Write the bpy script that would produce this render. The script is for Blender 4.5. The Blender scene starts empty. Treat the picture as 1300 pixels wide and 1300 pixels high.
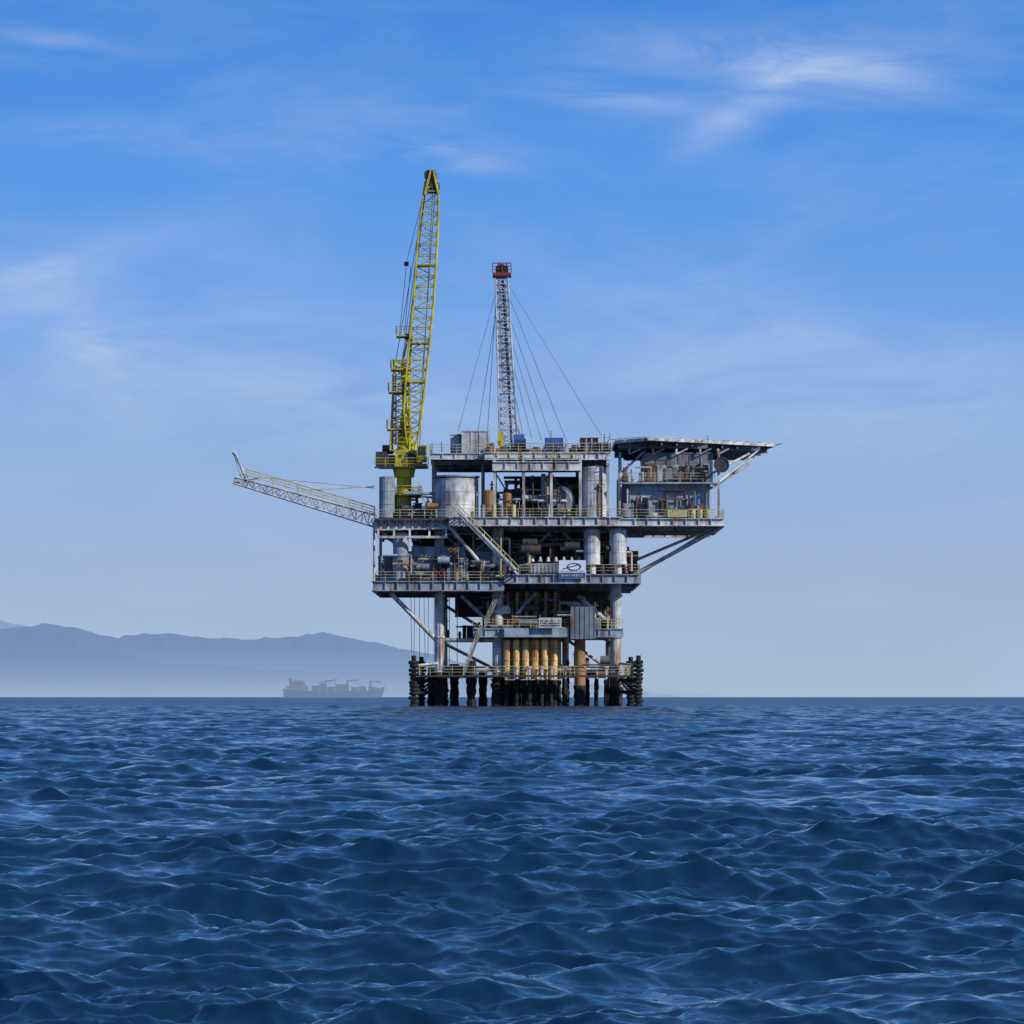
import bpy, math, random
import numpy as np
from mathutils import Vector, Matrix
random.seed(7); rng=np.random.default_rng(11)
sc=bpy.context.scene
CH=1.2; PD=400.0; F=4000.0
R=math.radians
# ------------------------------------------------ camera
cam=bpy.data.cameras.new("camera"); co=bpy.data.objects.new("camera",cam); sc.collection.objects.link(co)
co.location=(0,0,CH); co.rotation_euler=(R(90),0,0)
cam.sensor_width=36; cam.lens=36*F/1300; cam.shift_y=235/1300; cam.clip_start=0.5; cam.clip_end=120000
sc.camera=co
sc.view_settings.view_transform='Standard'; sc.view_settings.look='None'; sc.view_settings.exposure=0
# ------------------------------------------------ light
sv=Vector((0.74,-0.46,0.50)).normalized()
sl=bpy.data.lights.new("sun",'SUN'); so=bpy.data.objects.new("sun",sl); sc.collection.objects.link(so)
sl.energy=4.4; sl.angle=R(0.5); sl.color=(1,0.93,0.82)
so.rotation_euler=(-sv).to_track_quat('-Z','Y').to_euler(); so.location=(200,100,200)
w=bpy.data.worlds.new("World"); sc.world=w; w.use_nodes=True
nt=w.node_tree; N=nt.nodes; L=nt.links; N.clear()
def nd(t,**k):
    n=N.new(t)
    for a,b in k.items(): setattr(n,a,b)
    return n
def mth(op,a,b=None,c=None,clamp=False):
    n=N.new('ShaderNodeMath'); n.operation=op; n.use_clamp=clamp
    for i,v in enumerate((a,b,c)):
        if v is None: continue
        if isinstance(v,(int,float)): n.inputs[i].default_value=v
        else: L.new(v,n.inputs[i])
    return n.outputs[0]
out=nd('ShaderNodeOutputWorld'); bg=nd('ShaderNodeBackground'); L.new(bg.outputs[0],out.inputs[0])
tc=nd('ShaderNodeTexCoord'); sep=nd('ShaderNodeSeparateXYZ'); L.new(tc.outputs['Generated'],sep.inputs[0])
zz=mth('MAXIMUM',sep.outputs[2],0.0)
z2=mth('ADD',mth('MULTIPLY',zz,2.2),0.10)
cmb=nd('ShaderNodeCombineXYZ'); L.new(sep.outputs[0],cmb.inputs[0]); L.new(sep.outputs[1],cmb.inputs[1]); L.new(z2,cmb.inputs[2])
nrm=nd('ShaderNodeVectorMath',operation='NORMALIZE'); L.new(cmb.outputs[0],nrm.inputs[0])
sky=nd('ShaderNodeTexSky',sky_type='NISHITA'); sky.sun_disc=False
sky.sun_elevation=math.asin(sv.z); sky.sun_rotation=math.atan2(sv.x,sv.y); sky.air_density=1.0; sky.dust_density=0.4; sky.ozone_density=2.5
L.new(nrm.outputs[0],sky.inputs[0])
ramp=nd('ShaderNodeValToRGB'); L.new(zz,ramp.inputs[0])
cr=ramp.color_ramp
st=[(0.0,(.375,.480,.635)),(0.046,(.355,.468,.675)),(0.083,(.270,.440,.775)),(0.12,(.165,.390,.850)),(0.169,(.080,.310,.855)),(0.216,(.050,.255,.765)),(0.38,(.060,.235,.67)),(1.0,(.04,.15,.48))]
cr.elements[0].position=0; cr.elements[0].color=(*st[0][1],1); cr.elements[1].position=1; cr.elements[1].color=(*st[-1][1],1)
for p_,c_ in st[1:-1]: e=cr.elements.new(p_); e.color=(*c_,1)
scl=nd('ShaderNodeVectorMath',operation='SCALE'); L.new(ramp.outputs[0],scl.inputs[0]); scl.inputs[3].default_value=10.5
mul=nd('ShaderNodeMix',data_type='RGBA'); mul.inputs[0].default_value=0.8
L.new(sky.outputs[0],mul.inputs[6]); L.new(scl.outputs[0],mul.inputs[7])
# cirrus : azimuth / elevation coordinates of the direction
az=mth('ARCTAN2',sep.outputs[0],sep.outputs[1]); 
cv=nd('ShaderNodeCombineXYZ'); L.new(az,cv.inputs[0]); L.new(sep.outputs[2],cv.inputs[1])
def noise(vec,scale,sx,sy,rot,det=6,rough=0.55,dist=0.0,off=(0,0,0)):
    m=nd('ShaderNodeMapping'); m.inputs['Scale'].default_value=(sx,sy,1); m.inputs['Rotation'].default_value=(0,0,rot); m.inputs['Location'].default_value=off
    L.new(vec,m.inputs[0]); n=nd('ShaderNodeTexNoise'); L.new(m.outputs[0],n.inputs['Vector'])
    n.inputs['Scale'].default_value=scale; n.inputs['Detail'].default_value=det; n.inputs['Roughness'].default_value=rough; n.inputs['Distortion'].default_value=dist
    return n.outputs[0]
def smooth(v,a,b):
    n=nd('ShaderNodeMapRange',interpolation_type='SMOOTHSTEP'); L.new(v,n.inputs[0]); n.inputs[1].default_value=a; n.inputs[2].default_value=b; return n.outputs[0]
def blob(px,py,rx,ry,rot):
    a0=math.atan((px-650)/F); e0=math.sin(math.atan((885-py)/F)); 
    dx=mth('SUBTRACT',az,a0); dy=mth('SUBTRACT',sep.outputs[2],e0); c,s=math.cos(rot),math.sin(rot)
    u=mth('ADD',mth('MULTIPLY',dx,c*F/rx),mth('MULTIPLY',dy,s*F/rx))
    v=mth('ADD',mth('MULTIPLY',dx,-s*F/ry),mth('MULTIPLY',dy,c*F/ry))
    d=mth('ADD',mth('MULTIPLY',u,u),mth('MULTIPLY',v,v))
    return mth('EXPONENT',mth('MULTIPLY',d,-1.0))
wisp=smooth(noise(cv.outputs[0],9,1.0,3.5,R(-12),8,0.6,0.6),0.40,0.75)
veil=mth('MULTIPLY',wisp,0.22)
bl=None
for b in [(1060,98,120,34,R(-8),.9),(950,140,100,24,R(30),.85),(770,122,110,18,R(-8),0.9),(930,72,240,34,R(-3),.7),(560,195,75,15,R(-12),1.0),(300,180,300,30,R(0),0.5),(80,60,70,9,R(-4),0.6),(110,450,120,42,R(-50),0.8),(60,350,130,28,R(20),0.6),(1050,500,320,80,R(-5),0.7),(330,470,320,90,R(-10),0.7),(900,400,260,30,R(-8),0.5)]:
    g=mth('MULTIPLY',blob(*b[:5]),b[5]); bl=g if bl is None else mth('ADD',bl,g)
tex=smooth(noise(cv.outputs[0],22,0.6,2.4,R(-15),8,0.62,0.8,(1,5,0)),0.28,0.72)
bl=mth('MULTIPLY',bl,tex)
tot=mth('ADD',mth('MULTIPLY',bl,0.62),veil,clamp=True)
mc=nd('ShaderNodeMix',data_type='RGBA'); L.new(tot,mc.inputs[0]); L.new(mul.outputs[2],mc.inputs[6]); mc.inputs[7].default_value=(4.6,5.8,8.3,1)
L.new(mc.outputs[2],bg.inputs[0]); bg.inputs[1].default_value=0.10

# ------------------------------------------------ materials
def matbase(name):
    m=bpy.data.materials.new(name); m.use_nodes=True; t=m.node_tree; p=t.nodes['Principled BSDF']; return m,t,p
def paint(name,col,rust=0.35,rough=0.55,dark=0.6,metal=0.0,rustcol=(0.16,0.06,0.025)):
    m,t,p=matbase(name); n=t.nodes; l=t.links
    c=n.new('ShaderNodeTexCoord')
    def no(sc_,s3,det=5,r=0.6):
        mp=n.new('ShaderNodeMapping'); mp.inputs['Scale'].default_value=s3; l.new(c.outputs['Object'],mp.inputs[0])
        x=n.new('ShaderNodeTexNoise'); x.inputs['Scale'].default_value=sc_; x.inputs['Detail'].default_value=det; x.inputs['Roughness'].default_value=r; l.new(mp.outputs[0],x.inputs[0]); return x.outputs[0]
    def mr(v,a,b,lo=0,hi=1):
        x=n.new('ShaderNodeMapRange'); x.inputs[1].default_value=a;x.inputs[2].default_value=b;x.inputs[3].default_value=lo;x.inputs[4].default_value=hi; l.new(v,x.inputs[0]); return x.outputs[0]
    def mix(f,a,b):
        x=n.new('ShaderNodeMix'); x.data_type='RGBA'
        l.new(f,x.inputs[0])
        for i,v in ((6,a),(7,b)):
            if isinstance(v,tuple): x.inputs[i].default_value=(*v,1)
            else: l.new(v,x.inputs[i])
        return x.outputs[2]
    dk=tuple(a*dark for a in col)
    c1=mix(mr(no(0.5,(1,1,1),3),0.35,0.62),col,dk)
    st=mr(no(1.4,(1,1,0.16),5,0.65),0.66-rust*0.35,0.80-rust*0.25)
    c2=mix(st,c1,rustcol)
    l.new(c2,p.inputs['Base Color']); p.inputs['Roughness'].default_value=rough; p.inputs['Metallic'].default_value=metal
    return m
M={}
M['white']=paint('weathered_white_paint',(0.58,0.61,0.64),0.44,dark=.48)
M['legs']=paint('leg_paint_rusting',(0.58,0.60,0.62),0.50,dark=.5,rustcol=(.24,.10,.03))
M['pale']=paint('pale_blue_paint',(0.33,0.42,0.51),0.44,dark=.52)
M['grey']=paint('grey_blue_paint',(0.18,0.23,0.28),0.44)
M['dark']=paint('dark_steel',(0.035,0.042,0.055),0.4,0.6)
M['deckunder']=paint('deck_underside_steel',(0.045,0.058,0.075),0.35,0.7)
M['yellow']=paint('yellow_crane_paint',(0.58,0.50,0.03),0.30,0.45,0.5)
M['yrail']=paint('pale_yellow_rail',(0.58,0.52,0.26),0.32)
M['rust']=paint('rusty_orange_steel',(0.34,0.18,0.08),0.5,0.7)
M['conduct']=paint('conductor_yellow',(0.80,0.54,0.22),0.48,0.6,rustcol=(.25,.10,.02))
M['growth']=paint('marine_growth',(0.012,0.013,0.012),0.15,0.85)
M['red']=paint('red_paint',(0.22,0.03,0.03),0.25)
M['blue']=paint('blue_paint',(0.03,0.09,0.30),0.1)
M['brown']=paint('brown_rust',(0.14,0.07,0.04),0.5,0.8)
m,t,p=matbase('window_glass'); p.inputs['Base Color'].default_value=(0.01,0.015,0.02,1); p.inputs['Roughness'].default_value=0.1; M['glass']=m

# ------------------------------------------------ geometry builder
class B:
    def __init__(s): s.v=[]; s.f=[]
    def add(s,vs,fs):
        o=len(s.v); s.v+= [tuple(v) for v in vs]; s.f+=[tuple(i+o for i in f) for f in fs]
    def box(s,x0,x1,y0,y1,z0,z1):
        s.add([(x0,y0,z0),(x1,y0,z0),(x1,y1,z0),(x0,y1,z0),(x0,y0,z1),(x1,y0,z1),(x1,y1,z1),(x0,y1,z1)],
              [(0,3,2,1),(4,5,6,7),(0,1,5,4),(1,2,6,5),(2,3,7,6),(3,0,4,7)])
    def beam(s,p,q,w,h=None):
        h=h or w; p=Vector(p);q=Vector(q); d=(q-p)
        if d.length<1e-5: return
        d.normalize(); up=Vector((0,0,1)) if abs(d.z)<0.95 else Vector((0,1,0))
        a=d.cross(up).normalized()*w/2; b=a.cross(d).normalized()*h/2
        vs=[p-a-b,p+a-b,p+a+b,p-a+b,q-a-b,q+a-b,q+a+b,q-a+b]
        s.add(vs,[(0,1,2,3),(7,6,5,4),(0,4,5,1),(1,5,6,2),(2,6,7,3),(3,7,4,0)])
    def ibeam(s,p,q,w,h):
        z=Vector((0,0,h/2)); p=Vector(p);q=Vector(q); t_=h*0.1
        s.beam(p+z-Vector((0,0,t_/2)),q+z-Vector((0,0,t_/2)),w,t_); s.beam(p-z+Vector((0,0,t_/2)),q-z+Vector((0,0,t_/2)),w,t_); s.beam(p,q,w*0.15,h-2*t_-0.004)
        n=int((q-p).length/1.5)
        for i in range(1,n):
            c=p+(q-p)*i/n; s.box(c.x-0.04,c.x+0.04,c.y-w*0.45,c.y+w*0.45,c.z-h/2+t_+.003,c.z+h/2-t_-.003)
    def tube(s,p,q,r,n=8,r2=None,cap=True):
        p=Vector(p);q=Vector(q); r2=r if r2 is None else r2; d=(q-p)
        if d.length<1e-5: return
        d.normalize(); up=Vector((0,0,1)) if abs(d.z)<0.95 else Vector((0,1,0)); a=d.cross(up).normalized(); b=a.cross(d).normalized()
        vs=[]
        for c,rr in((p,r),(q,r2)):
            for i in range(n):
                t=2*math.pi*i/n; vs.append(c+a*math.cos(t)*rr+b*math.sin(t)*rr)
        fs=[(i,i+n,(i+1)%n+n,(i+1)%n) for i in range(n)]
        if cap: fs+= [tuple(range(n)),tuple(range(2*n-1,n-1,-1))]
        s.add(vs,fs)
    def lumpy(s,p,q,r,n=9,step=0.35,amp=0.25):
        p=Vector(p);q=Vector(q); k=max(2,int((q-p).length/step)); vs=[];fs=[]
        for j in range(k+1):
            c=p+(q-p)*j/k; rj=r*(1+random.uniform(-amp,amp)*.6)
            for i in range(n):
                t=2*math.pi*i/n; rr=rj*(1+random.uniform(-amp,amp)*.5); vs.append(c+Vector((math.cos(t)*rr,math.sin(t)*rr,0)))
        for j in range(k):
            for i in range(n): fs.append((j*n+i,j*n+(i+1)%n,(j+1)*n+(i+1)%n,(j+1)*n+i))
        fs+=[tuple(range((k)*n,(k+1)*n))]
        s.add(vs,fs)
    def torus(s,c,R_,r,axis='z',n=14,m_=6):
        vs=[];fs=[]
        for i in range(n):
            t=2*math.pi*i/n
            for j in range(m_):
                u=2*math.pi*j/m_; a=(R_+r*math.cos(u)); x,y,z=a*math.cos(t),a*math.sin(t),r*math.sin(u)
                if axis=='y': x,y,z=x,z,y
                vs.append((c[0]+x,c[1]+y,c[2]+z))
        for i in range(n):
            for j in range(m_): fs.append((i*m_+j,((i+1)%n)*m_+j,((i+1)%n)*m_+(j+1)%m_,i*m_+(j+1)%m_))
        s.add(vs,fs)
    def vtank(s,x,y,z0,z1,r,n=20,dome=0.25):
        s.tube((x,y,z0),(x,y,z1),r,n)
        s.tube((x,y,z1),(x,y,z1+r*dome*0.6),r,n,r*0.75); s.tube((x,y,z1+r*dome*.6),(x,y,z1+r*dome),r*0.75,n,r*0.25)
        k=max(2,int((z1-z0)/1.4))
        for i in range(k+1):
            zc=z0+0.06+(z1-z0-.12)*i/k; s.tube((x,y,zc-0.04),(x,y,zc+0.04),r+0.05,n)
    def rail(s,pts,h=1.1,step=1.4,r=0.035,bars=3):
        for p,q in zip(pts[:-1],pts[1:]):
            p=Vector(p);q=Vector(q)
            for i in range(bars):
                z=Vector((0,0,h*(i+1)/bars)); s.tube(p+z,q+z,r*(1.15 if i==bars-1 else .8),5)
            k=max(1,int((q-p).length/step))
            for i in range(k+1):
                c=p+(q-p)*i/k; s.tube(c,c+Vector((0,0,h)),r,5)
    def truss(s,secs,r=0.12,rd=0.06,diag=True):
        cs=[]
        for c,a,b in secs:
            c=Vector(c);a=Vector(a);b=Vector(b); cs.append([c-a-b,c+a-b,c+a+b,c-a+b])
        for j,k in enumerate(cs):
            for i in range(4):
                s.tube(k[i],k[(i+1)%4],rd,5)
                if j<len(cs)-1:
                    s.tube(k[i],cs[j+1][i],r,6)
                    if diag:
                        if j%2: s.tube(k[i],cs[j+1][(i+1)%4],rd,5)
                        else: s.tube(k[(i+1)%4],cs[j+1][i],rd,5)
    def stairs(s,p,q,w=1.0):
        p=Vector(p);q=Vector(q); o=Vector((0,w,0))
        for k in (Vector((0,0,0)),o): s.beam(p+k,q+k,0.08,0.26)
        n=int(abs(q.z-p.z)/0.25)
        for i in range(n):
            c=p+(q-p)*(i+.5)/n; s.box(c.x-.15,c.x+.15,c.y+.05,c.y+w-.05,c.z-.02,c.z+.02)
def X(px): return (px-650)*0.1
def Z(py): return (885-py)*0.1+CH
def P(px,py,d=0): return Vector((X(px),d,Z(py)))
def empty(name,loc):
    e=bpy.data.objects.new(name,None); e.location=loc; e.empty_display_size=2; sc.collection.objects.link(e); return e
def make(b,name,mat,parent=None,smooth=False,loc=None):
    me=bpy.data.meshes.new(name); me.from_pydata(b.v,[],b.f); me.materials.append(mat)
    me.update()
    if smooth: me.shade_smooth()
    o=bpy.data.objects.new(name,me); sc.collection.objects.link(o)
    if parent: o.parent=parent
    if loc: o.location=loc
    return o
org=(0,PD,0)
plat=empty('offshore_oil_platform',org)
parts={}
def G(name,mat):
    k=(name,mat)
    if k not in parts: parts[k]=B()
    return parts[k]

# ---- jacket legs
legs=G('jacket_legs','legs'); gr=G('leg_marine_growth','growth'); rs=G('leg_splash_zone','brown')
DL=[4,24]
for px,r,top in ((557,0.62,668),(632,0.72,668),(783,0.72,668),(722,.45,745)):
    for d in DL:
        if px==722 and d==4: continue
        legs.tube(P(px,850 if px<600 else 858,d),P(px,top,d),r,18)
        rs.tube(P(px,880,d),P(px,850 if px<600 else 858,d),r*1.02,16)
        gr.lumpy((X(px),d,-4),(X(px),d,Z(872 if px>700 else 862)),r*1.2)
        for z in (Z(852),Z(808),Z(755)): legs.tube((X(px),d,z-.12),(X(px),d,z+.12),r*1.25,18)
for px,d,t in ((598,3,838),(575,10,842),(545,14,846),(612,12,850)):
    gr.lumpy((X(px),d,-4),P(px,t,d),0.6)
br=G('jacket_braces','white')
def brace(a,b,r=0.28,d1=4,d2=4,g=br): g.tube(P(*a,d1),P(*b,d2),r,10)
brace((495,752),(553,812),.3,1,4); brace((585,755),(632,800),.25); brace((680,752),(640,797),.25); brace((735,755),(783,798),.28)
brace((557,812),(632,812),.3); brace((557,850),(632,850),.25); brace((632,806),(783,806),.35)
brace((632,850),(783,850),.25); brace((557,812),(632,850),.22,24,24); brace((632,850),(722,806),.22,24,24); brace((783,850),(722,806),.22,24,24)
brace((557,760),(632,806),.22,24,24); brace((632,760),(722,806),.22,24,24); brace((783,755),(722,806),.22,24,24)
for px in (557,632,783):
    for py in (812,850): br.tube(P(px,py,4),P(px,py,24),.25,10)
    br.tube(P(px,812,4),P(px,760,24),.2,8)
for a,b in (((557,735),(632,672)),((557,672),(632,735)),((632,735),(700,672)),((783,735),(715,672))): brace(a,b,.2,6,6)
brace((917,668),(806,728),.26,2,5); brace((905,668),(800,712),.2,8,8); brace((790,738),(905,668),.2,20,20)
brace((478,668),(553,735),.25,3,5); brace((570,668),(628,735),.25,1,4)
brace((474,752),(474,660),.14,2,2); brace((474,752),(474,660),.2,22,22)
# ---- conductors
con=G('well_conductors','conduct'); cg=G('conductor_growth','growth')
for j,d in enumerate((3.1,6.5,10)):
    for i in range(6):
        px=643+i*12.2+j*3
        con.tube(P(px,862,d),P(px,812,d),0.42,12); cg.lumpy((X(px),d,-4),P(px,863,d),0.42)
        con.tube(P(px,838,d),P(px,837,d),0.5,12)
        G('well_pipes','rust').tube(P(px+1,812,d+1),P(px+1,750,d+1),.22,8)
rc=G('riser_columns','rust'); rc.tube(P(737,875,4),P(737,812,4),.72,16); rc.tube(P(737,852,4),P(737,848,4),.85,16); cg.lumpy((X(737),4,-4),P(737,870,4),.8)
for px,d in ((656,2.2),(672,2.2),(688,2.2),(700,2.2),(748,7),(760,10),(718,4),(770,3)):
    w_=G('risers','white'); w_.tube(P(px,862,d),P(px,847,d),.2,8); w_.tube(P(px,848,d),P(px,846,d),.36,10); cg.lumpy((X(px),d,-4),P(px,863,d),.25)
for px in range(606,785,13):
    if random.random()<.7: cg.lumpy((X(px)+random.uniform(-.3,.3),18+random.uniform(-3,3),-4),P(px,855,18),.3)
# ---- fenders
fe=G('boat_fenders','growth')
for px,d in ((525,1),(811,1),(806,14),(531,14)):
    fe.tube((X(px),d,-4),P(px,832,d),.3,8)
    z=-.4
    while z<Z(838): fe.torus((X(px)+random.uniform(-.1,.1),d,z),.36+random.uniform(-.06,.05),.27); z+=0.50+random.uniform(-.06,.06)
    tgt=560 if px<650 else 783
    for py in (845,865,880):
        br.tube(P(px,py,d),P(tgt,py-(4 if py<880 else -2),4),.15,8) if py<860 else fe.tube(P(px,py,d),P(tgt,py-3,4),.22,8)
    fe.tube(P(px,880,d),P(tgt,858,4),.16,8)
# ---- boat landing / low walkway
wl=G('lower_walkway','dark'); yr=G('handrails','yrail')
def flat(g,x0,x1,y0,y1,top,th=0.18): g.box(X(x0),X(x1),y0,y1,Z(top)-th,Z(top))
flat(wl,532,800,0,1.6,857,.25); flat(wl,532,640,1.6,22,857.5,.2); flat(wl,700,800,16,22,857,.25)
yr.rail([P(532,857,0),P(800,857,0)]); yr.rail([P(532,857,22),P(532,857,0)]); yr.rail([P(800,857,0),P(800,857,22)]); yr.rail([P(700,857,16),P(800,857,16)])
for px in (712,724): yr.rail([P(px,857,2),P(px,857,16)])
# ---- blue mezzanine level
pb=G('mezzanine_girders','pale')
for d in (2,14,24):
    pb.ibeam(P(600,803,d),P(792,803,d),.5,1.1)
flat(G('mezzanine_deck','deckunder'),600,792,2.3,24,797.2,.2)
pb.box(X(640),X(722),1.2,1.6,Z(808.5),Z(797))
for px in range(605,792,22): G('mezzanine_deck','deckunder').beam(P(px,800,2.3),P(px,800,24),.2,.4)
yr.rail([P(600,797,2),P(792,797,2)])
G('mesh_panel','grey').box(X(725),X(755),1,1.2,Z(811),Z(770))
for i in range(6): G('mesh_panel','grey').box(X(725+i*6)-.04,X(725+i*6)+.04,.93,.997,Z(811),Z(770))
# ---- cellar deck
cd=G('cellar_deck_girders','pale'); cu=G('cellar_deck_plating','deckunder')
cd.ibeam(P(474,744,0),P(640,744,0),.6,1.3); cd.ibeam(P(640,735,0),P(812,735,0),.6,1.2)
for d in (10,20,28): cd.ibeam(P(474,744,d),P(640,744,d),.5,1.2); cd.ibeam(P(640,738,d),P(812,738,d),.5,1.2)
cd.ibeam(P(474,744,0.3),P(474,744,28),.5,1.25) ; cd.beam(P(812,735,0.35),P(812,735,28),.4,1.2)
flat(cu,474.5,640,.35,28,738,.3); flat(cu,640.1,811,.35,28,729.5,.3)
for px in range(482,812,11): cu.beam(P(px,742 if px<640 else 735,.4),P(px,742 if px<640 else 735,28),.2,.6)
yr.rail([P(474,737,0),P(640,737,0)]); yr.rail([P(474,737,28),P(474,737,0)]); yr.rail([P(660,728,0),P(812,728,0)]); yr.rail([P(812,728,0),P(812,728,28)])
# ---- main deck
md=G('main_deck_girders','white'); mu=G('main_deck_plating','deckunder')
md.ibeam(P(570,662,0),P(790,662,0),.6,1.2); md.ibeam(P(790,663,0),P(919,663,0),.6,1.0); md.ibeam(P(476,666,1),P(570,664,1),.5,1.4)
md.beam(P(919,663,0.35),P(919,663,22),.35,1.0); md.beam(P(476,666,1.3),P(476,666,26),.35,1.4)
for d in (6,12,18,24): md.ibeam(P(480,665,d),P(917,665,d),.4,1.1)
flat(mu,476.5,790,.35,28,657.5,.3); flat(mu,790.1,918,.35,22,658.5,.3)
for px in range(484,918,10): mu.beam(P(px,663,.4),P(px,663,22),.2,.7)
md.box(X(478),X(568),.4,.8,Z(683),Z(680)); 
for px in (480,500,520,545,566): md.beam(P(px,682,.6),P(px,672,.9),.25)
yr.rail([P(570,657,0),P(790,657,0)]); yr.rail([P(476,658,1),P(570,657,1)]); yr.rail([P(845,658,0),P(919,658,0)]); yr.rail([P(919,658,0),P(919,658,22)]); yr.rail([P(790,658,0),P(845,658,0)])
# ---- upper deck
ud=G('upper_deck_girders','white'); uu=G('upper_deck_plating','deckunder')
ud.ibeam(P(545,578,2),P(625,578,2),.4,.8); ud.ibeam(P(625,591,1),P(738,591,1),.5,1.2); ud.ibeam(P(615,578,1.2),P(776,578,1.2),.5,1.0)
for d in (8,15,22): ud.ibeam(P(545,580,d),P(776,580,d),.4,.8)
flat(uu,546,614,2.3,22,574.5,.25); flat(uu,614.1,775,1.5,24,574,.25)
for px in range(550,775,12): uu.beam(P(px,578,2.4),P(px,578,22),.18,.5)
for px in (628,665,700,737,772): 
    for d in (1.2,14,22): ud.beam(P(px,657,d),P(px,580,d),.35)
for px in (548,612):
    for d in (8,20): ud.beam(P(px,657,d),P(px,580,d),.35)
yr.rail([P(545,574,2),P(614,574,2)]); yr.rail([P(614,573,1.2),P(776,573,1.2)]); yr.rail([P(776,573,1.2),P(776,573,24)]); yr.rail([P(545,574,2),P(545,574,22)])
yr.rail([P(625,584,.6),P(737,584,.6)],h=.9)
for a,b in (((630,655),(665,597)),((665,655),(630,597)),((737,655),(702,597))): ud.beam(P(*a,8),P(*b,8),.2)
# ---- tanks & equipment
T=G('storage_tanks','white')
T.vtank(X(578),4,Z(656),Z(606),2.9,28,.15); G('tank_access','pale').tube(P(578,604,4),P(578,602,4),3.05,28)
T.vtank(X(754),3.2,Z(656),Z(592),1.75,22,.2)
T.vtank(X(752),1.8,Z(716),Z(672),1.05,18,.4); T.vtank(X(785),1.6,Z(716),Z(672),1.1,18,.4)
for px in (752,785): T.tube(P(px,728,1.7),P(px,716,1.7),.5,12)
T2=G('process_vessels','pale')
T2.vtank(X(508),2.4,Z(736),Z(676),1.0,18,.3); T2.vtank(X(490),3,Z(656),Z(604),1.0,18,.2); T2.vtank(X(530),8,Z(736),Z(690),1.0,16,.3)
dd=G('drum_tank','grey'); dd.tube(P(712,634,3),P(712,634,9),1.75,26); dd.tube(P(712,634,2.6),P(712,634,3),1.3,26,1.75); dd.torus((X(712),2.95,Z(634)),1.75,.1,'y',26)
dd.tube(P(690,600,2),P(690,655,2),.3); 
G('deck_tanks','rust').vtank(X(620),3,Z(656),Z(622),.75,14,.3); G('deck_tanks','rust').vtank(X(644),2.2,Z(656),Z(626),.6,14,.3)
for i,px in enumerate((613,627,636,652,664)): G('gas_bottles','yrail' if i%2 else 'grey').tube(P(px,656,1.2),P(px,640,1.2),.3,10)
bx=G('equipment_containers','white')
def cont(g,x0,x1,d0,d1,bot,top,rib=.45):
    g.box(X(x0),X(x1),d0,d1,Z(bot),Z(top)); n=int((X(x1)-X(x0))/rib)
    for i in range(n+1):
        x=X(x0)+.06+(X(x1)-X(x0)-.12)*i/n; g.box(x-.06,x+.06,d0-.08,d0-.002,Z(bot)+.05,Z(top)-.05)
    n=int((d1-d0)/rib)
    for i in range(n+1):
        y=d0+.06+(d1-d0-.12)*i/n; g.box(X(x1)+.002,X(x1)+.08,y-.06,y+.06,Z(bot)+.05,Z(top)-.05)
    g.box(X(x0)-.05,X(x1)+.1,d0-.1,d1+.05,Z(top)+.002,Z(top)+.14)
cont(bx,571,584,4,8,574,549,.9); cont(bx,586,620,3,9,574,545.5,1.1); cont(bx,660,688,7,10,574,566)
cont(G('generator_housing','grey'),742,776,4,10,573,560); cont(G('generator_housing','dark'),738,760,5,9,573,553)
eng=G('mud_pump','blue'); eng.tube(P(692,560,5),P(716,560,5),.85,16); eng.box(X(690),X(718),4.2,5.8,Z(573),Z(564)); eng.tube(P(700,553,5),P(700,560,5),.3,10); eng.tube(P(652,556,3),P(666,556,3),.7,14)
dk=G('deck_machinery','dark')
dk.box(X(655),X(775),8,8.3,Z(574),Z(563))
for i in range(110):
    px=random.uniform(615,774); d=random.uniform(2,12); h=random.uniform(3,16); a=random.uniform(.15,.9)
    g=G('deck_machinery',random.choice(['dark','grey','brown','white','dark','rust']))
    if random.random()<.5: g.box(X(px),X(px)+a,d,d+a,Z(573.8),Z(573.8)+h*.1)
    else: g.tube(P(px,573.8,d),P(px,573.8-h,d),a*.4,10)
for px in (745,752,768,774,765): G('deck_masts','white').tube(P(px,573,3),P(px,550+random.uniform(-3,5),3),.07,6)
G('deck_masts','white').tube(P(745,553,3),P(776,552,3),.08,6)
def clutter(x0,x1,top,bot,d0,d1,n,mats,big=1.0,vess=True):
    for i in range(n):
        g=G('process_piping',random.choice(mats)); d=random.uniform(d0,d1); t=random.random()
        px=random.uniform(x0,x1); 
        if t<.35:
            L_=random.uniform(10,60); q=min(x1,px+L_); py=random.uniform(top,bot); g.tube(P(px,py,d),P(q,py,d),random.uniform(.06,.2)*big,8)
            if random.random()<.6: g.tube(P(q,py,d),P(q,random.uniform(py,bot),d),.12*big,8)
        elif t<.65:
            a=random.uniform(top,bot-8); g.tube(P(px,a,d),P(px,bot,d),random.uniform(.06,.22)*big,8)
            g.tube(P(px,a+4,d),P(px,a+5,d),.32*big,8)
        elif t<.88 or not vess:
            a=random.uniform(4,12); h=random.uniform(5,min(24,bot-top-2)); 
            if px+a>x1: px=x1-a
            g.box(X(px),X(px+a),d,d+(1.2 if vess else .3),Z(bot),Z(bot-h)); g.box(X(px)+.1,X(px)+.35,d-.05,d-.003,Z(bot)+.15,Z(bot-h)-.1)
        else:
            py=random.uniform(top+8,bot-6); r=random.uniform(.3,.6)*big; e_=min(x1,px+random.uniform(12,26)); g.tube(P(px,py,d),P(e_,py,d),r,14)
mx=['dark','grey','grey','pale','white','brown','rust','dark','dark','yrail']
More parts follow.
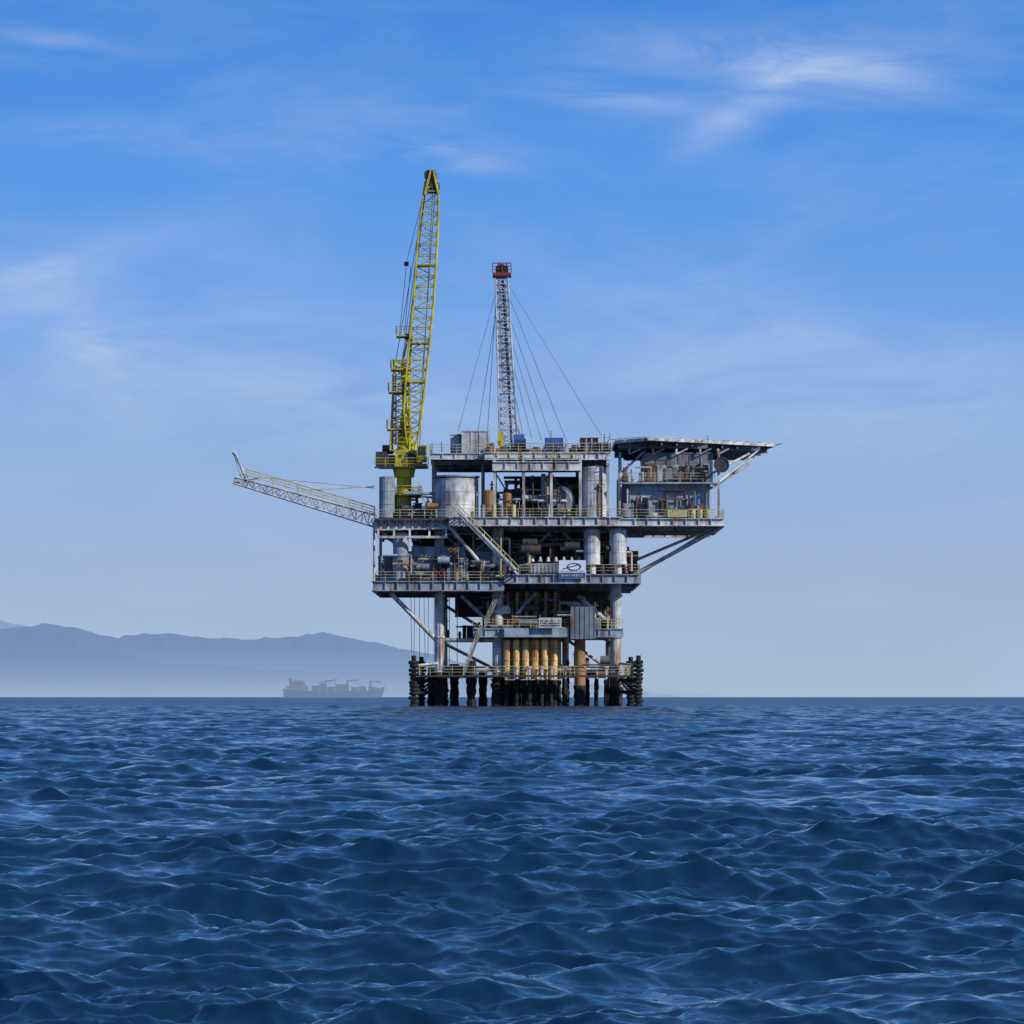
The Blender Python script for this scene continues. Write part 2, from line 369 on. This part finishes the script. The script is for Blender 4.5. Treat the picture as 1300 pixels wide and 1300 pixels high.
clutter(500,795,672,736,1,10,190,mx); clutter(615,765,600,656,1,12,190,mx+['white']); clutter(605,778,755,797,2.5,12,190,mx+['white']); clutter(490,570,622,657,2,9,50,mx)
clutter(478,630,700,736,.6,4,50,mx); clutter(640,780,818,856,16,22,26,['dark','brown','rust','grey']); clutter(545,790,842,857,3,20,44,['dark','brown','yrail']); clutter(560,640,768,812,8,20,18,['dark','grey','brown'])
clutter(480,560,672,684,2,10,20,mx,1.0,False); clutter(780,812,690,728,2,10,14,mx)
bh=G('dark_backing_walls','dark')  # dark backing walls added to block the sky and darken the deck interior
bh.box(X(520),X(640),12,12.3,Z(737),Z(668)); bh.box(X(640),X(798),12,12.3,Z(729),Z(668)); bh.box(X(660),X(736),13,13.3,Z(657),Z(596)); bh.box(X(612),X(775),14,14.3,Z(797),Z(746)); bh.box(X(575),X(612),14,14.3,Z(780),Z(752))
cont(G('pump_house','pale'),525,590,3,9,737,694); G('pump_house','dark').box(X(556),X(568),2.85,2.9,Z(735),Z(712)); cont(G('pump_house','grey'),478,498,5,10,737,705)
cont(G('control_room','grey'),600,628,4,9,737,700)
# ---- quarters module on the right
q1=G('quarters_module','grey'); q2=G('quarters_module','pale')
cont(q2,800,902,2.2,17,657,614,1.3); cont(q1,820,906,2.6,17,611.2,574,1.4)
q1.box(X(788),X(800),5,16,Z(657),Z(600)); q2.box(X(786),X(908),.9,2.5,Z(613.5),Z(611.4))
wn=G('module_windows','glass'); fr=G('window_frames','white')
for px,py,ww,hh in ((832,590,8,9),(848,590,8,9),(866,590,9,9),(892,588,9,8),(816,630,8,8),(866,633,7,9)):
    d=2.5 if py<612 else 2.1
    wn.box(X(px),X(px+ww),d-.05,d-.01,Z(py+hh),Z(py))
    for a in ((px-1,px,py-1,py+hh+1),(px+ww,px+ww+1,py-1,py+hh+1),(px-1,px+ww+1,py-1,py),(px-1,px+ww+1,py+hh,py+hh+1)):
        fr.box(X(a[0]),X(a[1]),d-.12,d-.055,Z(a[3]),Z(a[2]))
G('module_doors','blue').box(X(879),X(888),2.0,2.1,Z(656),Z(630)); G('module_doors','dark').box(X(838),X(848),2.0,2.1,Z(656),Z(634)); G('module_doors','white').box(X(855),X(863),2.4,2.5,Z(611),Z(588))
G('module_doors','dark').box(X(803),X(812),2.0,2.1,Z(656),Z(634))
yr.rail([P(786,611,.95),P(908,611,.95)])
clutter(788,900,580,611,1.5,2.4,30,['grey','white','dark','brown'],.7,False); clutter(790,900,618,656,1.2,1.9,34,['grey','white','dark','brown','pale'],.7,False)
G('water_drums','yrail').box(X(848),X(876),.9,1.9,Z(656),Z(647)); 
for px in (880,889,898): G('water_drums','yrail').tube(P(px,657,.9),P(px,646,.9),.38,12)
ds=G('satellite_drum','dark'); ds.tube(P(916,590,0),P(916,590,.9),.9,20); ds.torus((X(916),0,Z(590)),.9,.1,'y',20); 
po=G('helideck_supports','white'); po.beam(P(913,658,1),P(913,571,1),.3); po.tube(P(905,600,1),P(955,572,5),.16,8); po.tube(P(905,618,1),P(966,568,6),.14,8)
po.tube(P(788,657,3),P(788,572,3),.22,8); po.tube(P(788,600,3),P(820,570,3),.14,8); po.tube(P(908,612,16),P(965,575,18),.2,8)
for px in (800,830,860,890,913): po.beam(P(px,575,2),P(px,568,2),.25); po.tube(P(px,575,2),P(px+14,568,2),.1,6)
# helideck
hd=G('helideck','deckunder'); ht=G('helideck_edge','white')
poly=[(782,3),(822,-1.5),(990,8),(966,24),(800,25),(782,14)]
def pr(pts,z0,z1,g):
    n=len(pts); vs=[(X(a),d,z0) for a,d in pts]+[(X(a),d,z1) for a,d in pts]
    g.add(vs,[tuple(range(n-1,-1,-1)),tuple(range(n,2*n))]+[(i,(i+1)%n,(i+1)%n+n,i+n) for i in range(n)])
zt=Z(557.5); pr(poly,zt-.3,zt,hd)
for i in range(len(poly)):
    a=poly[i]; b=poly[(i+1)%len(poly)]; ht.beam((X(a[0]),a[1],zt-.12),(X(b[0]),b[1],zt-.12),.12,.42)
    c=Vector((X(875),11,0)); 
    oa=Vector((X(a[0]),a[1],zt+.1)); ob=Vector((X(b[0]),b[1],zt+.1)); oa+=((oa-c)*Vector((1,1,0))).normalized()*1.1; ob+=((ob-c)*Vector((1,1,0))).normalized()*1.1
    ht.tube(oa,ob,.04,5)
    ia=Vector((X(a[0]),a[1],zt-.1)); ib=Vector((X(b[0]),b[1],zt-.1)); k=max(2,int((ib-ia).length/1.6))
    for j in range(k): ht.tube(ia+(ib-ia)*j/k,oa+(ob-oa)*j/k,.035,5)
hb=G('helideck_beams','grey')
for d in (3,7,11,15,19,23):
    x1=min(988,968+ (d-24)*-1.3) if d>8 else 822+(d+1.5)/9.5*168
    hb.beam(P(786 if d<23 else 800,563.5,d),P(x1-2,563.5,d),.25,.7)
for px in range(800,980,20): 
    d0=-1.5+(px-822)/168*9.5 if px>822 else 1; hb.beam(P(px,562.6,d0+.3),P(px,562.6,23),.2,.5)
# ---- stairs
def stair(a,b,d,w=1.1,mt='white'):
    p=P(*a,d);q=P(*b,d); G('stairways',mt).stairs(p,q,w)
    for k in (0,w):
        o=Vector((0,k,0))
        for h in (.55,1.1): yr.tube(p+o+Vector((0,0,h)),q+o+Vector((0,0,h)),.04,5)
        n=int((q-p).length/1.2)
        for i in range(n+1): c=p+(q-p)*i/n+o; yr.tube(c,c+Vector((0,0,1.1)),.035,5)
stair((581,652),(658,730),-1.4,1.2)
G('stairways','white').beam(P(574,640,-1.5),P(655,724,-1.5),.14,.22)
stair((640,740),(615,797),1.5,1.1,'grey'); stair((612,797),(588,857),1.2,1.1,'grey'); stair((530,620),(548,656),3)
# ---- hanging lines
hl=G('hanging_lines','dark')
for px in (519,524,530,536,542,549): hl.tube(P(px,752,8),P(px+random.uniform(-2,2),835+random.uniform(-10,20),8),.035,5)
for px in (565,570,580): hl.tube(P(px,752,2),P(px,840,2),.05,5)
am=G('aerials','dark')
for px,py,h in ((768,573,24),(775,556,8),(700,573,28),(560,573,14),(548,573,12),(900,557,6)): am.tube(P(px,py,2),P(px,py-h,2),.05,5)
lr=G('life_rings','red')
for px,py,d in ((648,722,-.15),(797,722,-.15),(560,728,-.15)): lr.torus((X(px),d,Z(py)),.28,.08,'y',14)
for px in (676,686,696,706,716,726,736): G('vents','white').tube(P(px,712,2),P(px,706,2),.28,8,.12)
cont(G('lifeboat_store','pale'),668,708,1,3.5,729,716)
for (n,mt),b in parts.items():
    make(b,n+'_'+mt if sum(1 for k in parts if k[0]==n)>1 else n,M[mt],plat)

# ---- company sign board (flat)
m,t,p=matbase('sign_face'); p.inputs['Base Color'].default_value=(.6,.68,.74,1)
sg=empty('platform_sign',(X(726.5),PD-.5,Z(723)))
b=B(); b.box(-1.7,1.7,0,.1,-1.15,1.15); make(b,'board',m,sg)
b=B(); b.torus((0.15,-.01,.42),.55,.07,'y',20,6); b.v=[(v[0]*1.5,v[1],v[2]*.8) for v in b.v]; b.beam((-1.2,-.02,.05),(.9,-.02,.62),.03,.12); make(b,'logo',M['blue'],sg)
b=B(); b.box(-1.65,1.65,-.03,-.004,-1.1,-.42); make(b,'lower_band',M['blue'],sg)
b=B()
for i in range(9): b.box(-1.4+i*.31,-1.2+i*.31,-.06,-.033,-.9,-.62)
for i in range(11): b.box(-1.5+i*.28,-1.34+i*.28,-.03,-.004,-.32,-.12)
make(b,'lettering',M['white'],sg)
nb=empty('notice_board',(0,PD+.4,0))
b=B(); b.box(X(684),X(713),0,.06,Z(797),Z(784)); make(b,'board',M['white'],nb)
b=B()
for j in range(3):
    for i in range(12):
        if random.random()<.8: b.box(X(686+i*2.1),X(687.3+i*2.1),-.03,-.004,Z(789+j*3),Z(787.3+j*3))
make(b,'notice_text',M['dark'],nb)

# ---- crane
crane=empty('pedestal_crane',org); Y=B(); K=B(); Wr=B(); YD=B()
D=6
Y.tube(P(511,658,D),P(511,600,D),.95,20); Y.tube(P(511,602,D),P(511,590,D),1.25,20,1.5)
for py in (622,640): Y.tube(P(511,py+.8,D),P(511,py-.8,D),1.1,20)
Y.tube(P(511,626,D),P(511,624.5,D),2.3,20)
cx,cy=X(511),D
ring=[Vector((cx+2.3*math.cos(a),cy+2.3*math.sin(a),Z(625))) for a in [i*math.pi/6 for i in range(13)]]; Y.rail(ring,1.1,1.2,.04)
K.box(X(478),X(541),D-1.6,D+1.6,Z(590),Z(586)); Y.box(X(500),X(534),D-1.7,D+1.7,Z(586),Z(568)); K.box(X(475),X(490),D-1.7,D+1.7,Z(588),Z(570)); K.box(X(490.1),X(499),D-1.2,D+1.2,Z(586),Z(574))
Y.box(X(528),X(541),D-2.6,D-1.75,Z(584),Z(562)); K.box(X(530),X(539.5),D-2.66,D-2.61,Z(575),Z(564)); K.tube(P(483,566,D),P(497,566,D),.6,12)
Y.box(X(499),X(541.5),D-1.8,D-1.705,Z(589),Z(585.5)); K.tube(P(520,577,D-1.75),P(520,577,D-1.9),.6,14)
for px,py in ((505,574),(509,580),(524,583)): K.box(X(px),X(px+3),D-1.78,D-1.71,Z(py+4),Z(py))
ringr=[P(474,590,D-2.8),P(543,590,D-2.8)]; YD.rail(ringr,1.1,1.3,.04); K.box(X(474),X(543),D-2.85,D-1.75,Z(591.5),Z(590.2))
secs=[]
for i in range(12):
    t=i/11; py=568-t*(568-452); w_=1.25-.35*t; secs.append((P(506+t*2,py,D),(w_,0,0),(0,w_,0)))
YD.truss(secs,.13,.07)
Y.tube(P(513,568,D),P(513,548,D),1.1,14,1.0); Y.tube(P(513,548,D),P(512,515,D),1.0,14,.4); Y.tube(P(512,515,D),P(509,455,D),.3,10)
for py,x0,x1 in ((463,494,520),(492,491,512),(540,489,518),(420,501,522)):
    Y.box(X(x0),X(x1),D-1.4,D+1.2,Z(py+1.5),Z(py)); YD.rail([P(x0,py,D-1.4),P(x1,py,D-1.4)],1.1,1,.04); YD.rail([P(x0,py,D-1.4),P(x0,py,D+1.2)],1.1,1,.04)
Y.tube(P(509,455,D),P(516,420,D),.14,8); Y.tube(P(516,470,D),P(521,420,D),.14,8); Y.tube(P(500,462,D),P(499,450,D),.3,8); K.box(X(512),X(520),D-.5,D+.5,Z(424),Z(417))
K.tube(P(497,560,D-1.3),P(497,470,D-1.3),.09,6); K.tube(P(501,560,D-1.3),P(501,470,D-1.3),.09,6)
for i in range(30): K.tube(P(497,560-i*3,D-1.3),P(501,560-i*3,D-1.3),.05,5)
key=[(572,520,5),(545,521.5,17),(520,522.5,23),(480,526,25),(430,531,26),(380,536,26),(300,541.5,25),(250,545,21),(222,546.5,15)]
def ki(py,j):
    for a,b in zip(key[:-1],key[1:]):
        if b[0]<=py<=a[0]:
            t=(a[0]-py)/(a[0]-b[0]); return a[j]+(b[j]-a[j])*t
secs=[]; n=26
for i in range(n+1):
    py=572-(572-222)*i/n; wd=ki(py,2)*.05; secs.append((P(ki(py,1),py,D-.6),(wd,0,0),(0,min(1.0,wd),0)))
Y.truss(secs,.12,.065)
for py in (480,430,330): 
    k=ki(py,1); Y.box(X(k-12.5),X(k+12.5),D-1.6,D+.4,Z(py+.8),Z(py-.8))
K.box(X(541),X(553),D-1.4,D+.2,Z(236),Z(212)); K.tube(P(543,214,D-1.5),P(543,214,D+.3),.6,14); K.tube(P(551,228,D-1.5),P(551,228,D+.3),.6,14); Y.beam(P(538,240,D-1.6),P(546,208,D-1.6),.25); Y.beam(P(556,240,D-1.6),P(549,208,D-1.6),.25); K.tube(P(548,212,D-.6),P(549,207,D-.6),.25,8)
for a,b in (((541,214),(508,455)),((541,216),(516,420)),((543,212),(500,452)),((520,330),(511,420)),((548,236),(531,560)),((551,236),(528,560))): Wr.tube(P(*a,D-.8),P(*b,D),.045,5)
K.box(X(511),X(517),D-.8,D-.3,Z(330),Z(325)) ; Wr.tube(P(514,326,D-.5),P(536,240,D-.5),.04,5); Wr.tube(P(514,330,D-.5),P(505,420,D-.5),.04,5)
make(Y,'boom_and_pedestal',M['yellow'],crane); make(YD,'gantry_mast',M['yellow'],crane); make(K,'machinery',M['dark'],crane); make(Wr,'wire_ropes',M['dark'],crane)

# ---- derrick mast
der=empty('drilling_mast',org); W_=B(); Rd=B(); Kd=B(); gw=B(); D=7
secs=[]
n=24
for i in range(n+1):
    t=i/n; py=568-t*(568-343); w_=1.15-.35*t; c=P(646-9.5*t,py,D); secs.append((c,(w_,0,0),(0,w_,0)))
W_.truss(secs,.11,.06); Rd.truss([ (c,(a[0]*.5,0,0),(0,a[0]*.5,0)) for c,a,b in secs[8:24]],.05,.04)
Kd.beam(P(650,566,D+.2),P(638,345,D+.2),.3,.3)
Rd.box(X(625),X(649),D-1.2,D+1.2,Z(342),Z(338)); Rd.box(X(629),X(645),D-.9,D+.9,Z(338),Z(329)); Rd.rail([P(625,338,D-1.2),P(649,338,D-1.2)],1.2,.9,.06); Kd.tube(P(637,333,D-1.1),P(637,333,D+1.1),.6,14); Rd.tube(P(633,329,D),P(633,325,D),.15); Rd.tube(P(643,329,D),P(643,325,D),.12)
W_.beam(P(650,566,D),P(664,545,D),.3); W_.beam(P(666,566,D),P(652,520,D),.22); Kd.box(X(640),X(672),D-1,D+1,Z(573),Z(566)); Kd.tube(P(652,560,D-1.3),P(668,560,D-1.3),.8,14)
Yh=B(); Yh.box(X(631.5),X(639),D-2.2,D-1.6,Z(556),Z(544)); Yh.tube(P(635.5,562,D-1.9),P(635.5,556,D-1.9),.3,8,.45); Yh.tube(P(635,569,D-1.9),P(635,562,D-1.9),.12,8)
make(Yh,'travelling_block',M['yellow'],der)
for a,b,da,db in (((634,345),(581,545),D,3),((636,345),(604,545),D,12),((641,345),(766,552),D,4),((641,355),(722,552),D,12),((642,380),(699,552),D,3),((642,400),(688,552),D,8),((643,420),(675,552),D,4),((633,350),(635,545),D-1.5,D-1.9),((630,360),(617,545),D,16),((643,440),(666,552),D,10)):
    gw.tube(P(*a,da),P(*b,db),.04,5)
make(W_,'mast_lattice',M['white'],der); make(Rd,'crown_and_red_bracing',M['red'],der); make(Kd,'drawworks',M['dark'],der); make(gw,'guy_wires',M['grey'],der)

# ---- flare boom
fb=empty('flare_boom',org); W_=B(); Rr=B(); secs=[]; n=22
for i in range(n+1):
    t=i/n; c=P(474-180*t,659-52*t,4); h=.75-.35*t; secs.append((c,(0,0.9-.4*t,0),(0.2*h,0,h)))
W_.truss(secs,.1,.06)
Rr.rail([P(474,652,3.2),P(310,604,3.4)],1.1,1.6,.04); Rr.rail([P(474,652,4.9),P(310,604,4.7)],1.1,1.6,.04)
W_.tube(P(292,611,4),P(326,604,4),.12,6); W_.tube(P(309,606,4),P(296,574,4),.16,8); W_.tube(P(303,604,4),P(293,572,4),.08,6); W_.tube(P(296,574,4),P(292,571,4),.25,8)
Rr.tube(P(325,603,4),P(474,617,4),.05,5); Rr.tube(P(380,620,4),P(474,615,4),.05,5); Rr.tube(P(312,605,4),P(300,583,4),.05,5)
W_.tube(P(474,652,4),P(296,603,4),.1,6)
make(W_,'boom_truss',M['white'],fb); make(Rr,'boom_rails',M['yrail'],fb)

# ------------------------------------------------ distant hills
def hazed(name,col,haze,trans,hbase=None,htop=None):  # aerial haze put into the material as emission; hills turn see-through low down
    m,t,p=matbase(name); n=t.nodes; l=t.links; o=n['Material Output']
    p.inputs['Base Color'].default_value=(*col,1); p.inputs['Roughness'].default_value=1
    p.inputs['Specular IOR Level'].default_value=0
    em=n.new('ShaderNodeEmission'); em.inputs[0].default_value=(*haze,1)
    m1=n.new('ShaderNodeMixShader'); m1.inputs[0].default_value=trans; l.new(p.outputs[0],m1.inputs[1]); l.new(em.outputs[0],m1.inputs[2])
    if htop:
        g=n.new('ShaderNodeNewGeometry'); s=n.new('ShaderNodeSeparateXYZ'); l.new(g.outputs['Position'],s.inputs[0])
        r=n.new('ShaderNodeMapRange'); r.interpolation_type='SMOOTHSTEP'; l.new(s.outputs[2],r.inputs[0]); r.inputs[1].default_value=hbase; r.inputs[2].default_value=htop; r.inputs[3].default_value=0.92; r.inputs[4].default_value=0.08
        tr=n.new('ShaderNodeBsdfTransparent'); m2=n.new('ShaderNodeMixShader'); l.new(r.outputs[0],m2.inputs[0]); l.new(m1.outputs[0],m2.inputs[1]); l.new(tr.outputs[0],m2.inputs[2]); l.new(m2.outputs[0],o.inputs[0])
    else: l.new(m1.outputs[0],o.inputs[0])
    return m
def hill(name,dist,prof,mat,seed,depth=1600):
    r_=np.random.default_rng(seed); s=dist/F
    xs=np.linspace(prof[0][0],prof[-1][0],900); ys=np.interp(xs,[a for a,_ in prof],[b for _,b in prof])
    kk=np.hanning(13); kk/=kk.sum(); ys=np.convolve(np.pad(ys,6,'edge'),kk,'valid')
    ph=r_.uniform(0,6.28,10)
    jag=sum(np.sin(xs/(30/(1.7**i))+ph[i])*1.6/(1.6**i) for i in range(8))
    hgt=np.maximum((885-ys)+jag*np.clip((885-ys)/60,0,1),0)*s
    nr=40; vs=[];fs=[]
    for j in range(nr+1):
        t=j/nr
        env=math.sin(min(1,t/.5)*math.pi/2)**1.0 if t<=.5 else math.cos((t-.5)*math.pi)
        for i,x in enumerate(xs):
            g=1+(.12*math.sin(x/9+ph[0]+3*t)+.06*math.sin(x/4+7*t+ph[1]))*math.sin(math.pi*t*2)**2*(1 if t<.5 else 0)
            vs.append(((x-650)*s,dist+(t-.5)*depth,hgt[i]*min(1,env*g)-8))
    n=len(xs)
    for j in range(nr):
        for i in range(n-1): fs.append((j*n+i,j*n+i+1,(j+1)*n+i+1,(j+1)*n+i))
    b=B(); b.v=vs;b.f=fs; return make(b,name,mat,smooth=True)
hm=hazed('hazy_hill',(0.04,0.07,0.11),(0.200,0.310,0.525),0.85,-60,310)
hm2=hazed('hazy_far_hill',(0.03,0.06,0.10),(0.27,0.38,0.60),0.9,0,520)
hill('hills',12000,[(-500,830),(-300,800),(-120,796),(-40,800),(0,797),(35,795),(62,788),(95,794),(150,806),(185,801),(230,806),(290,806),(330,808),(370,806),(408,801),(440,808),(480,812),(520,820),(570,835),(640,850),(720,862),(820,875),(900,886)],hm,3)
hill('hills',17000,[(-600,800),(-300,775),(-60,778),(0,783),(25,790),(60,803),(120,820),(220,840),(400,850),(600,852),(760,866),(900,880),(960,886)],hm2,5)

# ------------------------------------------------ cargo ship
sh=empty('cargo_ship',((424-650)*1.5,6000,0)); 
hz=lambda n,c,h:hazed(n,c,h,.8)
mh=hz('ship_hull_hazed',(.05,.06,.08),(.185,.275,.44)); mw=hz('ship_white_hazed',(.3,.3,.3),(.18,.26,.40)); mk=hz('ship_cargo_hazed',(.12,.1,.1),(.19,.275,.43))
def sx(px): return (px-424)*1.5
b=B()
st=[(-96,9,18),(-94,14,17),(-60,15,13),(60,15,13),(75,12,14),(88,6,19),(97,.6,21)]; vs=[];fs=[]
for x,wd,h in st:
    k=3 if x>80 else 0
    vs+=[(x-k*2,-wd*.7,-2),(x,-wd,h),(x,wd,h),(x-k*2,wd*.7,-2)]
for i in range(len(st)-1):
    for j in range(4): fs.append((i*4+j,i*4+(j+1)%4,(i+1)*4+(j+1)%4,(i+1)*4+j))
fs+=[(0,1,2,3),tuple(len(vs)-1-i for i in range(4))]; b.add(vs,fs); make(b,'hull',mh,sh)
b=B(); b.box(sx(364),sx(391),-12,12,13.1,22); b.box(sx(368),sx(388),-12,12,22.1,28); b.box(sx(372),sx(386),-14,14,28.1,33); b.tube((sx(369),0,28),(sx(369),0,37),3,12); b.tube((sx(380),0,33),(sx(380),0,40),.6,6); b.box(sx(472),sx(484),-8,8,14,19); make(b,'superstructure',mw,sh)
b=B()
for px,h in ((396,10),(406,14),(416,8),(426,13),(434,13),(446,7),(456,9),(468,8)): b.box(sx(px),sx(px+8.5),-13,13,13.1,13+h)
for px in (414,441,470):
    b.tube((sx(px),0,13),(sx(px),0,33),1.5,10); b.beam((sx(px-1),0,32),(sx(px+14),0,34 if px<460 else 30),2,2.2); b.tube((sx(px),0,33),(sx(px+14),0,26),.4,6)
b.beam((sx(405),0,29),(sx(414),0,31),2,2)
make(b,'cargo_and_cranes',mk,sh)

# ------------------------------------------------ sea
af=np.arange(-0.18,0.18,0.0007); ext=[]; a=0.18; st_=0.001
while a<math.pi: ext.append(a); a+=st_; st_=min(st_*1.1,.03)
ext.append(math.pi); ext=np.array(ext); ang=np.concatenate([-ext[::-1],af[1:],ext]).astype(np.float64)
r1=np.arange(0.4,7,0.09); r2=7*np.exp(np.arange(0,math.log(400/7),0.0024)); r3=400*np.exp(np.arange(0.003,math.log(60000/400),0.011))
rad=np.concatenate([r1,r2,r3]); nr,na=len(rad),len(ang)
RR=rad[:,None]; X0=(RR*np.sin(ang)[None,:]); Y0=(RR*np.cos(ang)[None,:])
dX=np.zeros((nr,na),np.float32); dY=np.zeros_like(dX); dZ=np.zeros_like(dX)
sp=np.gradient(rad)
# gusts: short waves grow and die over patches several metres across
gust=np.zeros((nr,na),np.float32)
for lm in (4.4,6.3,8,11,15,21):
    th=rng.uniform(0,6.28); k=2*math.pi/lm; gust+=np.sin(np.mod(k*(math.cos(th)*X0*.7+math.sin(th)*Y0)+rng.uniform(0,6.28),6.2831853)).astype(np.float32)
gust=np.clip(1+.22*gust,.55,1.4)
NW=140
lam=np.exp(rng.uniform(math.log(0.06),math.log(1.6),NW)); lam=np.concatenate([lam,np.exp(rng.uniform(math.log(1.4),math.log(4.5),20)),[5.1,6.2,7.5,9,11,14,19]])
for i,lm in enumerate(lam):
    k=2*math.pi/lm; spread=R(28) if lm>1 else R(40)
    th=R(-84)+rng.normal()*spread
    s=0.046
    if lm<0.2: s=0.042
    if lm>0.8: s=0.037
    if lm>1.6: s=0.027
    if lm>4.5: s=0.017
    if lm>8: s=0.012
    a=s/k*rng.uniform(.6,1.4); dx,dy=math.cos(th),math.sin(th); ph=rng.uniform(0,6.28)
    fade=np.clip((lm/sp-2.0)/1.0,0,1); rows=np.where(fade>0)[0]
    if len(rows)==0: continue
    e=rows[-1]+1; arg=((k*dx)*X0[:e]+(k*dy)*Y0[:e]+ph); arg=np.mod(arg,2*math.pi).astype(np.float32); f=(fade[:e,None]*a).astype(np.float32)
    if lm<1.0: f=f*gust[:e]
    dZ[:e]+=f*np.cos(arg); sn=f*np.sin(arg)*0.75; dX[:e]-=sn*dx; dY[:e]-=sn*dy
vert=np.empty((nr*na,3),np.float32); vert[:,0]=(X0+dX).ravel(); vert[:,1]=(Y0+dY).ravel(); vert[:,2]=dZ.ravel()
idx=np.arange(nr*na,dtype=np.int32).reshape(nr,na)
q=np.stack([idx[:-1,:-1],idx[:-1,1:],idx[1:,1:],idx[1:,:-1]],-1).reshape(-1,4)[:, ::-1]
me=bpy.data.meshes.new('sea'); me.vertices.add(nr*na); me.vertices.foreach_set('co',vert.ravel())
nf=len(q); me.loops.add(nf*4); me.loops.foreach_set('vertex_index',q.ravel()); me.polygons.add(nf)
me.polygons.foreach_set('loop_start',np.arange(0,nf*4,4,dtype=np.int32)); me.polygons.foreach_set('use_smooth',np.ones(nf,bool)); me.update(calc_edges=True)
sea=bpy.data.objects.new('sea',me); sc.collection.objects.link(sea)
m,t,p=matbase('sea_water'); n=t.nodes; l=t.links
p.inputs['Base Color'].default_value=(0.004,0.025,0.058,1); p.inputs['IOR'].default_value=1.35
c=n.new('ShaderNodeTexCoord')
def vm(op,a,b=None,s=None):
    x=n.new('ShaderNodeVectorMath'); x.operation=op
    for i,v in enumerate((a,b)):
        if v is None: continue
        if isinstance(v,tuple): x.inputs[i].default_value=v
        else: l.new(v,x.inputs[i])
    if s is not None:
        if isinstance(s,float): x.inputs[3].default_value=s
        else: l.new(s,x.inputs[3])
    return x
def nzc(sc_,s3,det,dist=0):
    mp=n.new('ShaderNodeMapping'); mp.inputs['Scale'].default_value=s3; l.new(c.outputs['Object'],mp.inputs[0]); x=n.new('ShaderNodeTexNoise'); x.inputs['Scale'].default_value=sc_; x.inputs['Detail'].default_value=det; x.inputs['Roughness'].default_value=.65; x.inputs['Distortion'].default_value=dist; l.new(mp.outputs[0],x.inputs[0]); return x.outputs['Color']
geo=n.new('ShaderNodeNewGeometry')
dist_=vm('LENGTH',c.outputs['Object']).outputs['Value']
# waves too short for the mesh at this range are carried by the shading normal
def mr(a,b,lo,hi):
    x=n.new('ShaderNodeMapRange'); l.new(dist_,x.inputs[0]); x.inputs[1].default_value=a; x.inputs[2].default_value=b; x.inputs[3].default_value=lo; x.inputs[4].default_value=hi; return x.outputs[0]
l.new(mr(60,500,.05,.28),p.inputs['Roughness'])
d0=vm('SUBTRACT',nzc(1.6,(.45,1.2,1),5,.2),(.5,.5,.5)).outputs[0]
d1=vm('MULTIPLY',d0,(1,1,0)).outputs[0]
d2=vm('SCALE',d1,None,mr(15,200,0.25,2.7)).outputs[0]
e0=vm('SUBTRACT',nzc(14,(.55,1.2,1),4,.3),(.5,.5,.5)).outputs[0]
e1=vm('MULTIPLY',e0,(.45,.45,0)).outputs[0]
nn=vm('NORMALIZE',vm('ADD',vm('ADD',geo.outputs['Normal'],d2).outputs[0],e1).outputs[0]).outputs[0]
l.new(nn,p.inputs['Normal']); me.materials.append(m)
print('sea verts',nr*na)
